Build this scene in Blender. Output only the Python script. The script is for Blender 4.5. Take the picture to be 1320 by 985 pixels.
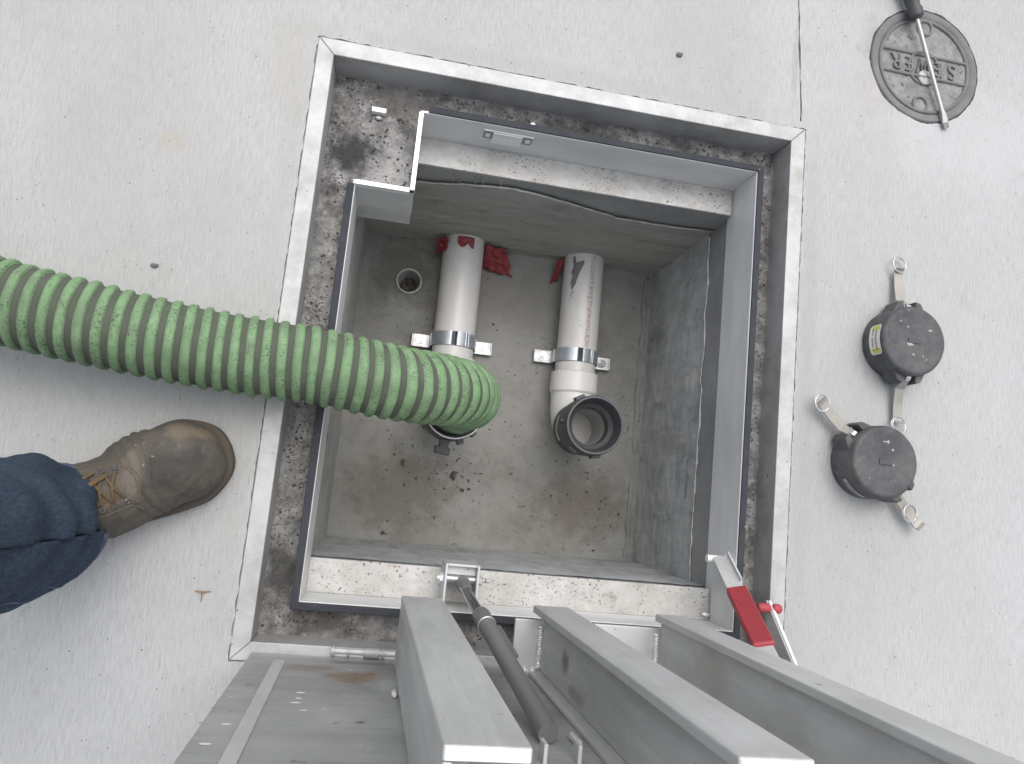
import bpy, bmesh, math, random
from mathutils import Vector, Matrix, noise
R_ = math.radians
random.seed(7)
for o in list(bpy.data.objects): bpy.data.objects.remove(o)
S = bpy.context.scene
COL = S.collection

# ---------------------------------------------------------------- camera
cd = bpy.data.cameras.new('camera'); cam = bpy.data.objects.new('camera', cd); COL.objects.link(cam)
S.camera = cam
cd.sensor_width = 36; cd.lens = 955/1320*36; cd.clip_start = .02; cd.clip_end = 500
RM = ((0.9792, 0.0970, 0.1780), (0.1197, -0.9853, -0.1216), (0.1636, 0.1404, -0.9765))
r0 = Vector(RM[0]).normalized(); b0 = -Vector(RM[2]).normalized()
u0 = b0.cross(r0).normalized(); r0 = u0.cross(b0).normalized()
cam.matrix_world = Matrix(((r0.x, u0.x, b0.x, 0), (r0.y, u0.y, b0.y, 0), (r0.z, u0.z, b0.z, 1.1), (0, 0, 0, 1)))

# ---------------------------------------------------------------- light: overcast day
SUN_EL, SUN_AZ = R_(68), R_(12)          # azimuth measured clockwise from +Y: light comes from upper right
w = bpy.data.worlds.new('World'); S.world = w; w.use_nodes = True
nt = w.node_tree; bg = nt.nodes['Background']
sky = nt.nodes.new('ShaderNodeTexSky'); sky.sky_type = 'NISHITA'; sky.sun_disc = False
sky.sun_elevation = SUN_EL; sky.sun_rotation = SUN_AZ; sky.dust_density = 4; sky.air_density = 1.0
hs = nt.nodes.new('ShaderNodeHueSaturation'); hs.inputs['Saturation'].default_value = .42
nt.links.new(sky.outputs[0], hs.inputs['Color']); nt.links.new(hs.outputs[0], bg.inputs['Color'])
bg.inputs['Strength'].default_value = .15
sl = bpy.data.lights.new('sun', 'SUN'); sl.energy = .8; sl.angle = R_(75); sl.color = (1, .97, .93)
so = bpy.data.objects.new('sun', sl); COL.objects.link(so)
sd = Vector((math.sin(SUN_AZ)*math.cos(SUN_EL), math.cos(SUN_AZ)*math.cos(SUN_EL), math.sin(SUN_EL)))
so.rotation_euler = sd.to_track_quat('Z', 'Y').to_euler(); so.location = sd*5
S.view_settings.view_transform = 'Standard'; S.view_settings.look = 'None'
S.view_settings.exposure = 0.50; S.view_settings.gamma = 1

# ---------------------------------------------------------------- materials
def material(name, col, rough=.6, metal=0., var=None, vscale=6., vamt=.5, stretch=(1, 1, 1), speck=None, sscale=90., sthr=.66,
             bump=.3, bscale=200., bstretch=(1, 1, 1), bdist=.001, stains=(), spec=.5, rot=0., fine=None):
    """base colour mixed by noise, specks, stains with a place of their own, bump"""
    m = bpy.data.materials.new(name); m.use_nodes = True
    t = m.node_tree; N = t.nodes; L = t.links; b = N['Principled BSDF']
    b.inputs['Roughness'].default_value = rough; b.inputs['Metallic'].default_value = metal
    b.inputs['Specular IOR Level'].default_value = spec
    g = N.new('ShaderNodeNewGeometry')
    def mapped(st, rz=0.):
        mp = N.new('ShaderNodeMapping'); mp.inputs['Scale'].default_value = st; mp.inputs['Rotation'].default_value = (0, 0, rz)
        L.new(g.outputs['Position'], mp.inputs['Vector']); return mp.outputs[0]
    def nz(sc, det, vec, ro=.6):
        n = N.new('ShaderNodeTexNoise'); n.inputs['Scale'].default_value = sc; n.inputs['Detail'].default_value = det
        n.inputs['Roughness'].default_value = ro; L.new(vec, n.inputs['Vector']); return n.outputs['Fac']
    def ramp(fac, a, bb):
        r = N.new('ShaderNodeMapRange'); r.inputs['From Min'].default_value = a; r.inputs['From Max'].default_value = bb
        L.new(fac, r.inputs['Value']); return r.outputs[0]
    def mix(fac, a, bcol, amt=1.):
        x = N.new('ShaderNodeMix'); x.data_type = 'RGBA'
        if amt != 1.:
            mm = N.new('ShaderNodeMath'); mm.operation = 'MULTIPLY'; L.new(fac, mm.inputs[0]); mm.inputs[1].default_value = amt; fac = mm.outputs[0]
        L.new(fac, x.inputs['Factor']); L.new(a, x.inputs['A']); x.inputs['B'].default_value = (*bcol, 1); return x.outputs['Result']
    rgb = N.new('ShaderNodeRGB'); rgb.outputs[0].default_value = (*col, 1); c = rgb.outputs[0]
    v = mapped(stretch, rot)
    if var: c = mix(ramp(nz(vscale, 7, v), .38, .66), c, var, vamt)
    for fi in ([] if not fine else fine if isinstance(fine, list) else [fine]):   # (colour, scale, amount, stretch, low, high)
        lo, hi = (fi[4], fi[5]) if len(fi) > 4 else (.42, .64)
        c = mix(ramp(nz(fi[1], 4, mapped(fi[3], rot), .7), lo, hi), c, fi[0], fi[2])
    for (cx, cy, cz, rr, scol, amt) in stains:
        d = N.new('ShaderNodeVectorMath'); d.operation = 'SUBTRACT'; L.new(g.outputs['Position'], d.inputs[0]); d.inputs[1].default_value = (cx, cy, cz)
        if isinstance(rr, (int, float)): rr = (rr, rr, rr)
        s = N.new('ShaderNodeVectorMath'); s.operation = 'DIVIDE'; L.new(d.outputs[0], s.inputs[0]); s.inputs[1].default_value = rr
        ln = N.new('ShaderNodeVectorMath'); ln.operation = 'LENGTH'; L.new(s.outputs[0], ln.inputs[0])
        n2 = nz(25, 6, g.outputs['Position'], .7)
        ad = N.new('ShaderNodeMath'); ad.operation = 'MULTIPLY_ADD'; L.new(n2, ad.inputs[0]); ad.inputs[1].default_value = 2.2; 
        L.new(ln.outputs['Value'], ad.inputs[2])
        c = mix(ramp(ad.outputs[0], 2.1, 1.5), c, scol, amt)
    if speck:
        sn = nz(sscale, 3, g.outputs['Position'], .5)
        sm = ramp(nz(sscale*.08, 4, g.outputs['Position']), .40, .60)
        mu = N.new('ShaderNodeMath'); mu.operation = 'MULTIPLY'; L.new(ramp(sn, sthr, sthr+.05), mu.inputs[0]); L.new(sm, mu.inputs[1])
        c = mix(mu.outputs[0], c, speck, .9)
    L.new(c, b.inputs['Base Color'])
    if bump:
        bn = N.new('ShaderNodeBump'); bn.inputs['Strength'].default_value = bump; bn.inputs['Distance'].default_value = bdist
        L.new(nz(bscale, 5, mapped(bstretch, rot), .65), bn.inputs['Height']); L.new(bn.outputs[0], b.inputs['Normal'])
    if metal > .3:
        r2 = N.new('ShaderNodeMapRange'); r2.inputs['To Min'].default_value = max(.05, rough-.12); r2.inputs['To Max'].default_value = min(1, rough+.15)
        L.new(nz(14, 6, v), r2.inputs['Value']); L.new(r2.outputs[0], b.inputs['Roughness'])
    return m

M = {}
M['pave'] = material('broomed_concrete', (.50, .508, .502), .9, var=(.41, .41, .395), vscale=2.2, vamt=.8, stretch=(1, .5, 1),
    fine=[((.53, .53, .52), 9, .25, (1, .35, 1)), ((.36, .36, .355), 380, .55, (1, .11, 1)), ((.33, .325, .31), 26, .3, (1, .6, 1), .58, .74)], speck=(.15, .15, .15), sscale=210, sthr=.665, bump=1, bscale=340, bstretch=(1, .16, 1), bdist=.0022, rot=R_(-3), spec=.2,
    stains=[(.80, .74, 0, (.07, .13, 1), (.42, .39, .35), .5), (.785, .85, 0, .05, (.28, .28, .26), .4), (-.2, .60, 0, (.06, .12, 1), (.45, .42, .37), .35), (.95, .7, 0, (.25, .12, 1), (.54, .54, .54), .5), (.625, .78, 0, (.008, .10, 1), (.30, .29, .27), .35), (-.19, .2, 0, (.02, .5, 1), (.42, .42, .40), .4), (.25, .672, 0, (.5, .02, 1), (.40, .40, .385), .45), (.67, .2, 0, (.02, .5, 1), (.38, .38, .37), .45), (-.35, .45, 0, (.03, .02, 1), (.44, .38, .30), .4)])
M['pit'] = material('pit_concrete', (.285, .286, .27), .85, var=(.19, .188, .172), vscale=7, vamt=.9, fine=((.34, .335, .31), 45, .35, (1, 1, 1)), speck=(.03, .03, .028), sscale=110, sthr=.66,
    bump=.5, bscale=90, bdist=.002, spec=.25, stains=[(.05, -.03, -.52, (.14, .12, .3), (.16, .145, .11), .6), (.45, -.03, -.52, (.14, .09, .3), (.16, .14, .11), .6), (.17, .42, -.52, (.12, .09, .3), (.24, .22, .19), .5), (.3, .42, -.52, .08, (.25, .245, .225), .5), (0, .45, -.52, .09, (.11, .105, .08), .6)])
M['pitwall_top'] = material('pit_wall_concrete_greenish', (.40, .40, .37), .85, var=(.27, .27, .245), vscale=5, vamt=.8, stretch=(.35, 1, 1.6), fine=[((.48, .475, .44), 60, .5, (.1, 1, 1)), ((.17, .17, .15), 40, .5, (.2, 1, .7), .56, .68)], bump=.5, bscale=80, bstretch=(.2, 1, 1), bdist=.002, spec=.25)
M['pitwall_side'] = material('pit_wall_concrete_blueish', (.44, .45, .45), .75, var=(.28, .295, .30), vscale=7, vamt=.9, stretch=(1, .7, 1.6), fine=[((.58, .59, .59), 26, .45, (1, 1, .5)), ((.62, .62, .6), 60, .6, (1, 1, .18), .60, .72), ((.14, .15, .155), 34, .5, (1, .6, .25), .54, .68)], bump=.4, bscale=60, bdist=.002, spec=.4,
    stains=[(.57, .24, -.25, (.1, .02, .05), (.55, .55, .53), .8), (.57, .12, -.33, (.1, .03, .05), (.32, .31, .25), .5)])
M['gutter'] = material('grimy_gutter_grout', (.25, .245, .235), .95, var=(.125, .12, .115), vscale=12, vamt=.95, fine=[((.44, .435, .425), 38, .7, (1, 1, 1)), ((.10, .10, .10), 24, .7, (1, 1, 1), .54, .66)], speck=(.04, .04, .038), sscale=240, sthr=.57, bump=1, bscale=160, bdist=.004, spec=.15,
    stains=[(-.10, .50, -.05, (.05, .045, .2), (.05, .05, .052), .9), (-.03, .60, -.05, (.09, .03, .2), (.135, .125, .115), .7), (.25, .60, -.05, (.12, .03, .2), (.055, .055, .055), .7), (-.12, -.16, -.05, (.03, .05, .2), (.06, .06, .06), .8), (-.05, -.22, -.05, (.06, .03, .2), (.11, .10, .09), .7), (-.04, .47, -.05, (.045, .05, .2), (.42, .41, .4), .6)])
AL = (.60, .605, .61)
M['frame'] = material('weathered_aluminium_frame', (.47, .475, .475), .55, .35, var=(.32, .315, .30), vscale=9, vamt=.8, speck=(.12, .11, .1), sscale=100, sthr=.68, bump=.25, bscale=60, bdist=.001, fine=((.56, .56, .555), 30, .5, (1, 1, 1)))
M['rim'] = material('milled_aluminium_rim', (.74, .74, .735), .5, .15, var=(.55, .555, .55), vscale=8, vamt=.7, stretch=(.6, .6, 2), bump=.15, bscale=90, bstretch=(.2, .2, 1))
M['skirt'] = material('dull_aluminium_skirt', (.34, .35, .355), .55, .3, var=(.22, .23, .235), vscale=8, vamt=.8, stretch=(.6, .6, 1.2), bump=.2, bscale=70, fine=((.4, .4, .4), 22, .35, (1, 1, .6)))
M['ledge'] = material('speckled_aluminium_ledge', (.58, .58, .57), .6, .25, var=(.42, .405, .375), vscale=10, vamt=.8, speck=(.06, .055, .05), sscale=210, sthr=.60, bump=.3, bscale=120, fine=[((.34, .32, .28), 60, .4, (1, 1, 1)), ((.25, .24, .22), 24, .6, (1, 1, 1), .60, .72)])
M['cut'] = material('bright_cut_aluminium', (.85, .86, .87), .35, .25, var=(.72, .72, .72), vscale=60, bump=.1)
M['lid'] = material('brushed_aluminium_lid', (.42, .425, .42), .5, .3, var=(.27, .275, .27), vscale=7, vamt=.85, stretch=(.9, 1, 1.5), fine=[((.5, .51, .51), 60, .4, (.06, 1, 1)), ((.2, .2, .2), 200, .5, (.04, 1, 1), .62, .72), ((.62, .62, .62), 30, .5, (1, 1, 1), .64, .72)], speck=(.10, .08, .06), sscale=60, sthr=.70, bump=.2, bscale=160, bstretch=(.05, 1, 1),
    stains=[(.01, -.256, .10, (.055, .1, .035), (.30, .21, .13), .8), (-.06, -.256, .07, (.05, .1, .02), (.27, .20, .14), .5), (.045, -.256, .13, (.03, .1, .05), (.56, .58, .59), .7), (-.02, -.256, .27, (.03, .1, .05), (.55, .55, .55), .35), (.03, -.256, .03, (.08, .1, .012), (.15, .15, .15), .6)])
M['beam'] = material('aluminium_beam', (.56, .565, .56), .5, .22, var=(.41, .415, .41), vscale=5, vamt=.8, stretch=(1.4, 1.4, .7), fine=[((.66, .665, .67), 40, .4, (1, 1, .08)), ((.32, .32, .315), 420, .35, (1, 1, .012), .58, .70), ((.38, .375, .365), 12, .5, (1, 1, .7), .50, .72), ((.75, .75, .75), 90, .6, (.25, .25, 1), .70, .75)], bump=.2, bscale=200, bstretch=(1, 1, .04), speck=(.16, .11, .07), sscale=50, sthr=.71,
    stains=[(.255, -.21, .16, (.05, .02, .02), (.22, .14, .09), .8), (.255, -.235, .22, (.05, .01, .05), (.25, .24, .22), .6), (.43, -.2, .2, (.05, .03, .08), (.36, .34, .30), .5)])
M['plate'] = material('pale_aluminium_plate', (.58, .59, .6), .5, .35, var=(.5, .5, .5), vscale=12, vamt=.6, speck=(.12, .11, .1), sscale=120, sthr=.69, bump=.15)
M['weld'] = material('weld_metal', (.8, .8, .8), .35, .6, var=(.5, .5, .5), vscale=120, bump=.5, bscale=500)
M['gasket'] = material('black_rubber_gasket', (.028, .032, .04), .8, var=(.055, .06, .066), vscale=30, bump=.2, speck=(.3, .3, .3), sscale=220, sthr=.7)
M['pvc'] = material('white_pvc', (.66, .655, .64), .32, var=(.56, .55, .52), vscale=14, vamt=.6, speck=(.14, .13, .12), sscale=100, sthr=.71, bump=.05)
M['pvcin'] = material('grey_pipe_interior', (.45, .45, .43), .5, var=(.33, .33, .31), vscale=20)
M['elbow'] = material('white_pvc_fitting', (.72, .715, .70), .32, var=(.6, .59, .57), vscale=14, vamt=.6, speck=(.14, .13, .12), sscale=80, sthr=.72, bump=.05)
M['zinc'] = material('zinc_plated_steel', (.56, .60, .64), .42, .75, var=(.38, .42, .46), vscale=30, vamt=.7, bump=.15, bscale=200, speck=(.1, .1, .1), sscale=120, sthr=.72)
M['zincear'] = material('zinc_plated_ear', (.62, .63, .65), .4, .6, var=(.26, .26, .27), vscale=50, vamt=.8, bump=.2)
M['red'] = material('red_vinyl', (.40, .05, .065), .55, var=(.30, .055, .065), vscale=30, vamt=.6, speck=(.15, .05, .05), sscale=120, sthr=.64, bump=.1)
M['redtape'] = material('red_plastic_film', (.27, .045, .05), .5, var=(.24, .035, .04), vscale=25, bump=.4, bscale=60)
M['redink'] = material('red_ink', (.27, .05, .06), .6, var=(.5, .3, .3), vscale=150, vamt=.6, bump=0)
M['residue'] = material('grey_glue_residue', (.16, .16, .165), .7, var=(.26, .26, .26), vscale=60, bump=.3)
M['black'] = material('black_plastic_coupler', (.055, .058, .064), .45, var=(.075, .077, .08), vscale=20, bump=.1, bscale=150)
M['cap'] = material('dusty_black_plastic', (.052, .054, .058), .6, var=(.10, .10, .10), vscale=16, vamt=.8, fine=[((.16, .16, .155), 60, .3, (1, 1, 1)), ((.28, .28, .27), 35, .5, (1, 1, 1), .62, .72)], speck=(.4, .4, .38), sscale=90, sthr=.72, bump=.25, bscale=90)
M['label'] = material('white_sticker', (.72, .72, .68), .5, var=(.6, .6, .55), vscale=80, bump=0)
M['labelyellow'] = material('yellow_sticker_print', (.55, .53, .12), .5, bump=0)
M['ink'] = material('black_ink', (.05, .05, .05), .6, bump=0)
M['steelarm'] = material('tan_dusty_steel', (.36, .345, .31), .5, .35, var=(.25, .235, .21), vscale=25, bump=.15)
M['steel'] = material('bright_steel', (.70, .70, .71), .3, .9, var=(.5, .5, .5), vscale=40, bump=.1)
M['steel2'] = material('dull_shaft_steel', (.50, .50, .49), .4, .6, var=(.36, .36, .35), vscale=50, bump=.1)
M['strut'] = material('grey_strut_tube', (.21, .215, .215), .38, .4, var=(.24, .235, .225), vscale=18, vamt=.7, bump=.1)
M['rod'] = material('dark_chrome_rod', (.32, .32, .33), .22, .9, bump=.05)
M['iron'] = material('dusty_cast_iron', (.24, .238, .232), .85, var=(.34, .335, .325), vscale=18, vamt=.75, fine=((.10, .098, .095), 60, .5, (1, 1, 1)), speck=(.06, .055, .05), sscale=140, sthr=.62, bump=.6, bscale=180, bdist=.0015)
M['ironrim'] = material('dark_cast_iron_edge', (.165, .163, .16), .85, var=(.25, .245, .24), vscale=25, vamt=.6, bump=.6, bscale=160, bdist=.0015)
M['hosegreen'] = material('scuffed_green_rubber', (.175, .30, .148), .65, var=(.115, .18, .095), vscale=14, vamt=.75, fine=[((.29, .42, .25), 80, .5, (1, 1, 1)), ((.12, .15, .10), 40, .6, (1, 1, 1), .5, .66)], speck=(.07, .095, .062), sscale=380, sthr=.55, bump=.45, bscale=200, bdist=.002, spec=.35)
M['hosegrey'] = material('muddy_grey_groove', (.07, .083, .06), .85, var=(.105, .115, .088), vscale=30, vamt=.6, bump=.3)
M['leather'] = material('worn_brown_leather', (.070, .064, .052), .75, var=(.118, .106, .085), vscale=14, vamt=.8, fine=((.065, .056, .046), 70, .55, (1, 1, 1)), speck=(.28, .24, .18), sscale=120, sthr=.70, bump=.6, bscale=110, bdist=.002,
    stains=[(-.258, .03, .08, (.022, .014, .06), (.19, .155, .11), .6), (-.262, -.015, .08, (.034, .026, .06), (.042, .039, .034), .85), (-.232, .0, .085, (.022, .022, .06), (.045, .042, .037), .8), (-.225, .03, .05, (.03, .012, .06), (.19, .15, .10), .6), (-.30, -.035, .085, (.016, .05, .06), (.19, .16, .12), .55), (-.33, -.06, .09, (.03, .02, .06), (.17, .105, .055), .6)])
M['sole'] = material('tan_rubber_sole', (.085, .07, .052), .8, var=(.08, .065, .05), vscale=20, bump=.3)
M['lace'] = material('orange_brown_lace', (.125, .088, .048), .85, var=(.12, .08, .045), vscale=80, bump=.5, bscale=400)
M['lace2'] = material('dark_boot_stitching', (.20, .155, .095), .8, var=(.06, .05, .04), vscale=400, vamt=1., bump=0)
M['denim'] = material('dark_blue_denim', (.028, .041, .064), .9, var=(.05, .066, .092), vscale=9, vamt=.6, fine=((.075, .10, .14), 320, .45, (1, 1, .35)), bump=.5, bscale=500, bdist=.0015, spec=.15)
M['denimseam'] = material('pale_denim_hem', (.055, .07, .115), .9, var=(.13, .14, .19), vscale=60, vamt=.8, bump=.5, bscale=300)
M['grip'] = material('black_screwdriver_handle', (.05, .052, .055), .5, var=(.09, .09, .09), vscale=40)
M['debris'] = material('dark_grit', (.06, .055, .048), .95, var=(.22, .2, .18), vscale=60, bump=.4)
M['debris2'] = material('pale_dried_mud', (.34, .34, .32), .9, bump=0)
M['stone'] = material('grey_pebble', (.16, .16, .155), .9, var=(.1, .1, .1), vscale=60, bump=.3)
M['twig'] = material('brown_twig', (.28, .17, .10), .9, bump=.2)
M['filler'] = material('dark_joint_dirt', (.22, .215, .20), .95, var=(.36, .35, .33), vscale=40, vamt=.8, bump=.5)
M['paintfleck'] = material('white_paint_fleck', (.7, .7, .68), .6, bump=0)

# ---------------------------------------------------------------- mesh helpers
def put(name, bm, mat, parent=None, smooth=False, bevel=0., auto=40, seg=2):
    me = bpy.data.meshes.new(name)
    bmesh.ops.recalc_face_normals(bm, faces=bm.faces)
    if parent is not None:
        off = -root_of(parent)['_loc'] if False else -ROOT[root_of(parent).name]
        bmesh.ops.translate(bm, verts=bm.verts, vec=off)
    if smooth:
        for f in bm.faces: f.smooth = True
        a = R_(auto)
        for e in bm.edges:
            if len(e.link_faces) == 2 and e.calc_face_angle(0) > a: e.smooth = False
    bm.to_mesh(me); bm.free()
    for m in (mat if isinstance(mat, (list, tuple)) else [mat]): me.materials.append(m)
    o = bpy.data.objects.new(name, me); COL.objects.link(o)
    if parent is not None: o.parent = parent
    if bevel:
        b = o.modifiers.new('bevel', 'BEVEL'); b.width = bevel; b.segments = seg; b.limit_method = 'ANGLE'; b.angle_limit = R_(35); b.harden_normals = False
    return o
ROOT = {}
def root_of(o):
    while o.parent is not None: o = o.parent
    return o
def thing(name, label, cat, loc, group=None):
    o = bpy.data.objects.new(name, None); COL.objects.link(o); o.location = loc; o.empty_display_size = .05
    o['label'] = label; o['category'] = cat
    if group: o['group'] = group
    ROOT[o.name] = Vector(loc); return o
def tag(o, label, cat, group=None):
    o['label'] = label; o['category'] = cat
    if group: o['group'] = group
    return o
def struct(o): o['kind'] = 'structure'; return o
def B(): return bmesh.new()
def hexa(bm, p):
    v = [bm.verts.new(q) for q in p]
    for f in ((0, 1, 2, 3), (4, 7, 6, 5), (0, 4, 5, 1), (1, 5, 6, 2), (2, 6, 7, 3), (3, 7, 4, 0)): bm.faces.new([v[i] for i in f])
    return bm
def box(bm, x0, x1, y0, y1, z0, z1):
    return hexa(bm, [(x0, y0, z0), (x1, y0, z0), (x1, y1, z0), (x0, y1, z0), (x0, y0, z1), (x1, y0, z1), (x1, y1, z1), (x0, y1, z1)])
def prism(bm, pts, d):
    d = Vector(d); a = [bm.verts.new(Vector(p)) for p in pts]; b = [bm.verts.new(Vector(p)+d) for p in pts]
    n = len(pts); bm.faces.new(a); bm.faces.new(b[::-1])
    for i in range(n): bm.faces.new([a[i], a[(i+1) % n], b[(i+1) % n], b[i]])
    return bm
def frames(path):
    path = [Vector(p) for p in path]; T = []
    for i in range(len(path)):
        a = path[max(0, i-1)]; b = path[min(len(path)-1, i+1)]; T.append((b-a).normalized())
    up = Vector((0, 0, 1)) if abs(T[0].z) < .9 else Vector((0, 1, 0))
    n = (up - T[0]*up.dot(T[0])).normalized(); out = []
    for i, t in enumerate(T):
        n = (n - t*n.dot(t)).normalized(); out.append((path[i], t, n, t.cross(n)))
    return out
def tube(bm, path, r, seg=16, cap=True, close=False, flat=1.):
    fr = frames(path); rings = []
    for i, (p, t, n, b) in enumerate(fr):
        rr = r[i] if isinstance(r, (list, tuple)) else r
        rings.append([bm.verts.new(p + n*math.cos(a)*rr*flat + b*math.sin(a)*rr) for a in [2*math.pi*k/seg for k in range(seg)]])
    m = len(rings)
    for i in range(m if close else m-1):
        A, C = rings[i], rings[(i+1) % m]
        for k in range(seg): bm.faces.new([A[k], A[(k+1) % seg], C[(k+1) % seg], C[k]])
    if cap and not close: bm.faces.new(rings[0][::-1]); bm.faces.new(rings[-1])
    return bm
def lathe(bm, c, prof, axis='Z', seg=64, cap0=True, cap1=True):
    c = Vector(c); rings = []
    for r, h in prof:
        ring = []
        for k in range(seg):
            a = 2*math.pi*k/seg; x, y = r*math.cos(a), r*math.sin(a)
            q = Vector((x, y, h)) if axis == 'Z' else (Vector((x, h, y)) if axis == 'Y' else Vector((h, x, y)))
            ring.append(bm.verts.new(c+q))
        rings.append(ring)
    for A, C in zip(rings, rings[1:]):
        for k in range(seg): bm.faces.new([A[k], A[(k+1) % seg], C[(k+1) % seg], C[k]])
    if cap0: bm.faces.new(rings[0][::-1])
    if cap1: bm.faces.new(rings[-1])
    return bm
def torus(bm, c, R, r, nrm=(0, 0, 1), seg=40, sg=10, squash=1.):
    nrm = Vector(nrm).normalized(); q = nrm.to_track_quat('Z', 'Y')
    path = [Vector(c)+q @ Vector((R*math.cos(a), R*squash*math.sin(a), 0)) for a in [2*math.pi*k/seg for k in range(seg)]]
    rings = []
    for i, p in enumerate(path):
        t = (path[(i+1) % seg]-path[i-1]).normalized(); s = nrm.cross(t)
        rings.append([bm.verts.new(p+s*math.cos(a)*r+nrm*math.sin(a)*r) for a in [2*math.pi*k/sg for k in range(sg)]])
    for i in range(seg):
        A, C = rings[i], rings[(i+1) % seg]
        for k in range(sg): bm.faces.new([A[k], A[(k+1) % sg], C[(k+1) % sg], C[k]])
    return bm
def ball(bm, c, r, sub=2, sc=(1, 1, 1), rough=0., rot=None):
    mt = Matrix.Translation(c) @ (rot or Matrix.Identity(4)) @ Matrix.Diagonal((*[r*s for s in sc], 1))
    res = bmesh.ops.create_icosphere(bm, subdivisions=sub, radius=1, matrix=mt)
    if rough:
        for v in res['verts']:
            d = v.co-Vector(c); v.co = Vector(c)+d*(1+rough*noise.noise(v.co*(1.2/r)+Vector((c[0]*90, 3, 1))))
    return bm
def offset(poly, d):     # poly counter-clockwise, positive d grows it
    n = len(poly); out = []
    for i in range(n):
        p0, p1, p2 = [Vector(poly[(i+k) % n]) for k in (-1, 0, 1)]
        a = (p1-p0).normalized(); b = (p2-p1).normalized()
        na = Vector((a.y, -a.x)); nb = Vector((b.y, -b.x)); out.append(tuple(p1+(na+nb)*d))   # right angles only
    return out
def ringwall(bm, A, Bp, z0, z1, edges=None, gap=0.):
    n = len(A)
    for i in (edges if edges is not None else range(n)):
        j = (i+1) % n; t = (Vector(A[j])-Vector(A[i])).normalized()*gap
        q = [Vector(A[i])+t, Vector(A[j])-t, Vector(Bp[j])-t, Vector(Bp[i])+t]
        hexa(bm, [(*p, z0) for p in q]+[(*p, z1) for p in q])
    return bm
def inside(poly, x, y):
    c = False; n = len(poly)
    for i in range(n):
        x1, y1 = poly[i]; x2, y2 = poly[(i+1) % n]
        if (y1 > y) != (y2 > y) and x < (x2-x1)*(y-y1)/(y2-y1)+x1: c = not c
    return c
def fbm(p, s, o=4): return noise.fractal(Vector(p)*s, .6, 2, o)
def spline(pts, per=12):
    P = [Vector(p) for p in pts]; P = [P[0]*2-P[1]]+P+[P[-1]*2-P[-2]]; out = []
    for i in range(1, len(P)-2):
        for k in range(per):
            t = k/per; a, b, c, d = P[i-1:i+3]
            out.append(.5*((2*b)+(c-a)*t+(2*a-5*b+4*c-d)*t*t+(3*b-a-3*c+d)*t**3))
    out.append(P[-2]); return out
def hexbolt(bm, c, r, h, axis=(0, 0, 1)):
    q = Vector(axis).normalized().to_track_quat('Z', 'Y'); c = Vector(c)
    pts = [c+q @ Vector((r*math.cos(R_(60*k)), r*math.sin(R_(60*k)), 0)) for k in range(6)]
    prism(bm, pts, q @ Vector((0, 0, h)))
    pts = [c+q @ Vector((r*.5*math.cos(R_(30*k)), r*.5*math.sin(R_(30*k)), h+.0002)) for k in range(12)]
    prism(bm, pts, q @ Vector((0, 0, r*.5)))
    return bm
def textmesh(s, size, ext=0.):
    cu = bpy.data.curves.new('t', 'FONT'); cu.body = s; cu.size = size; cu.extrude = ext; cu.align_x = 'CENTER'; cu.align_y = 'CENTER'
    o = bpy.data.objects.new('t', cu); COL.objects.link(o); dg = bpy.context.evaluated_depsgraph_get()
    me = bpy.data.meshes.new_from_object(o.evaluated_get(dg)); bm = bmesh.new(); bm.from_mesh(me)
    bpy.data.objects.remove(o); bpy.data.curves.remove(cu); bpy.data.meshes.remove(me); return bm

# ---------------------------------------------------------------- dimensions (metres)
FI = [(-.142, -.243), (.624, -.243), (.624, .629), (-.142, .629)]         # frame inner edge
FO = offset(FI, .0255)
RIM = [(-.086, -.188), (.575, -.188), (.575, .572), (.004, .572), (.004, .441), (-.086, .441)]
GZ, LZ, FZ = -.056, -.105, -.52
SC = (.877, .8195); SR = .107

# ---------------------------------------------------------------- pavement with its openings
def jag(pts, step, amp, closed=True, sc=60):
    out = []; n = len(pts)
    for i in range(n if closed else n-1):
        a = Vector((*pts[i], 0)); b = Vector((*pts[(i+1) % n], 0)); k = max(1, int((b-a).length/step))
        for j in range(k):
            p = a.lerp(b, j/k); p.x += amp*fbm(p+Vector((3, 0, 0)), sc); p.y += amp*fbm(p+Vector((0, 7, 5)), sc); out.append((p.x, p.y))
    return out
cu = bpy.data.curves.new('g', 'CURVE'); cu.dimensions = '2D'; cu.fill_mode = 'BOTH'
def loop(pts):
    s = cu.splines.new('POLY'); s.points.add(len(pts)-1)
    for i, p in enumerate(pts): s.points[i].co = (p[0], p[1], 0, 1)
    s.use_cyclic_u = True
loop([(-30, -30), (30, -30), (30, 30), (-30, 30)])
loop(jag(offset(FO, .0012), .004, .0020))
loop(jag([(SC[0]+(SR+.002)*math.cos(a), SC[1]+(SR+.002)*math.sin(a)) for a in [2*math.pi*k/160 for k in range(160)]], .006, .0022, sc=30))
L_, R__ = [], []
for k in range(230):
    y = .668+k*.004 if k < 120 else 1.148+(k-120)*.06
    x = .6415-(min(y, 1.3)-.66)*.066+.0018*fbm((0, y, 0), 25); wd = .0006+.0013*max(0, .5+fbm((5, y, 0), 22))
    L_.append((x-wd, y)); R__.append((x+wd, y))
loop(L_+R__[::-1])
go = bpy.data.objects.new('g', cu); COL.objects.link(go)
me = bpy.data.meshes.new_from_object(go.evaluated_get(bpy.context.evaluated_depsgraph_get()))
bpy.data.objects.remove(go)
bm = B(); bm.from_mesh(me); bmesh.ops.remove_doubles(bm, verts=bm.verts, dist=1e-6)
es = [e for e in bm.edges if len(e.link_faces) == 1]
ex = bmesh.ops.extrude_edge_only(bm, edges=es)
for v in [g for g in ex['geom'] if isinstance(g, bmesh.types.BMVert)]: v.co.z = -.012
bmesh.ops.recalc_face_normals(bm, faces=bm.faces)
for v in bm.verts: pass
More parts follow.
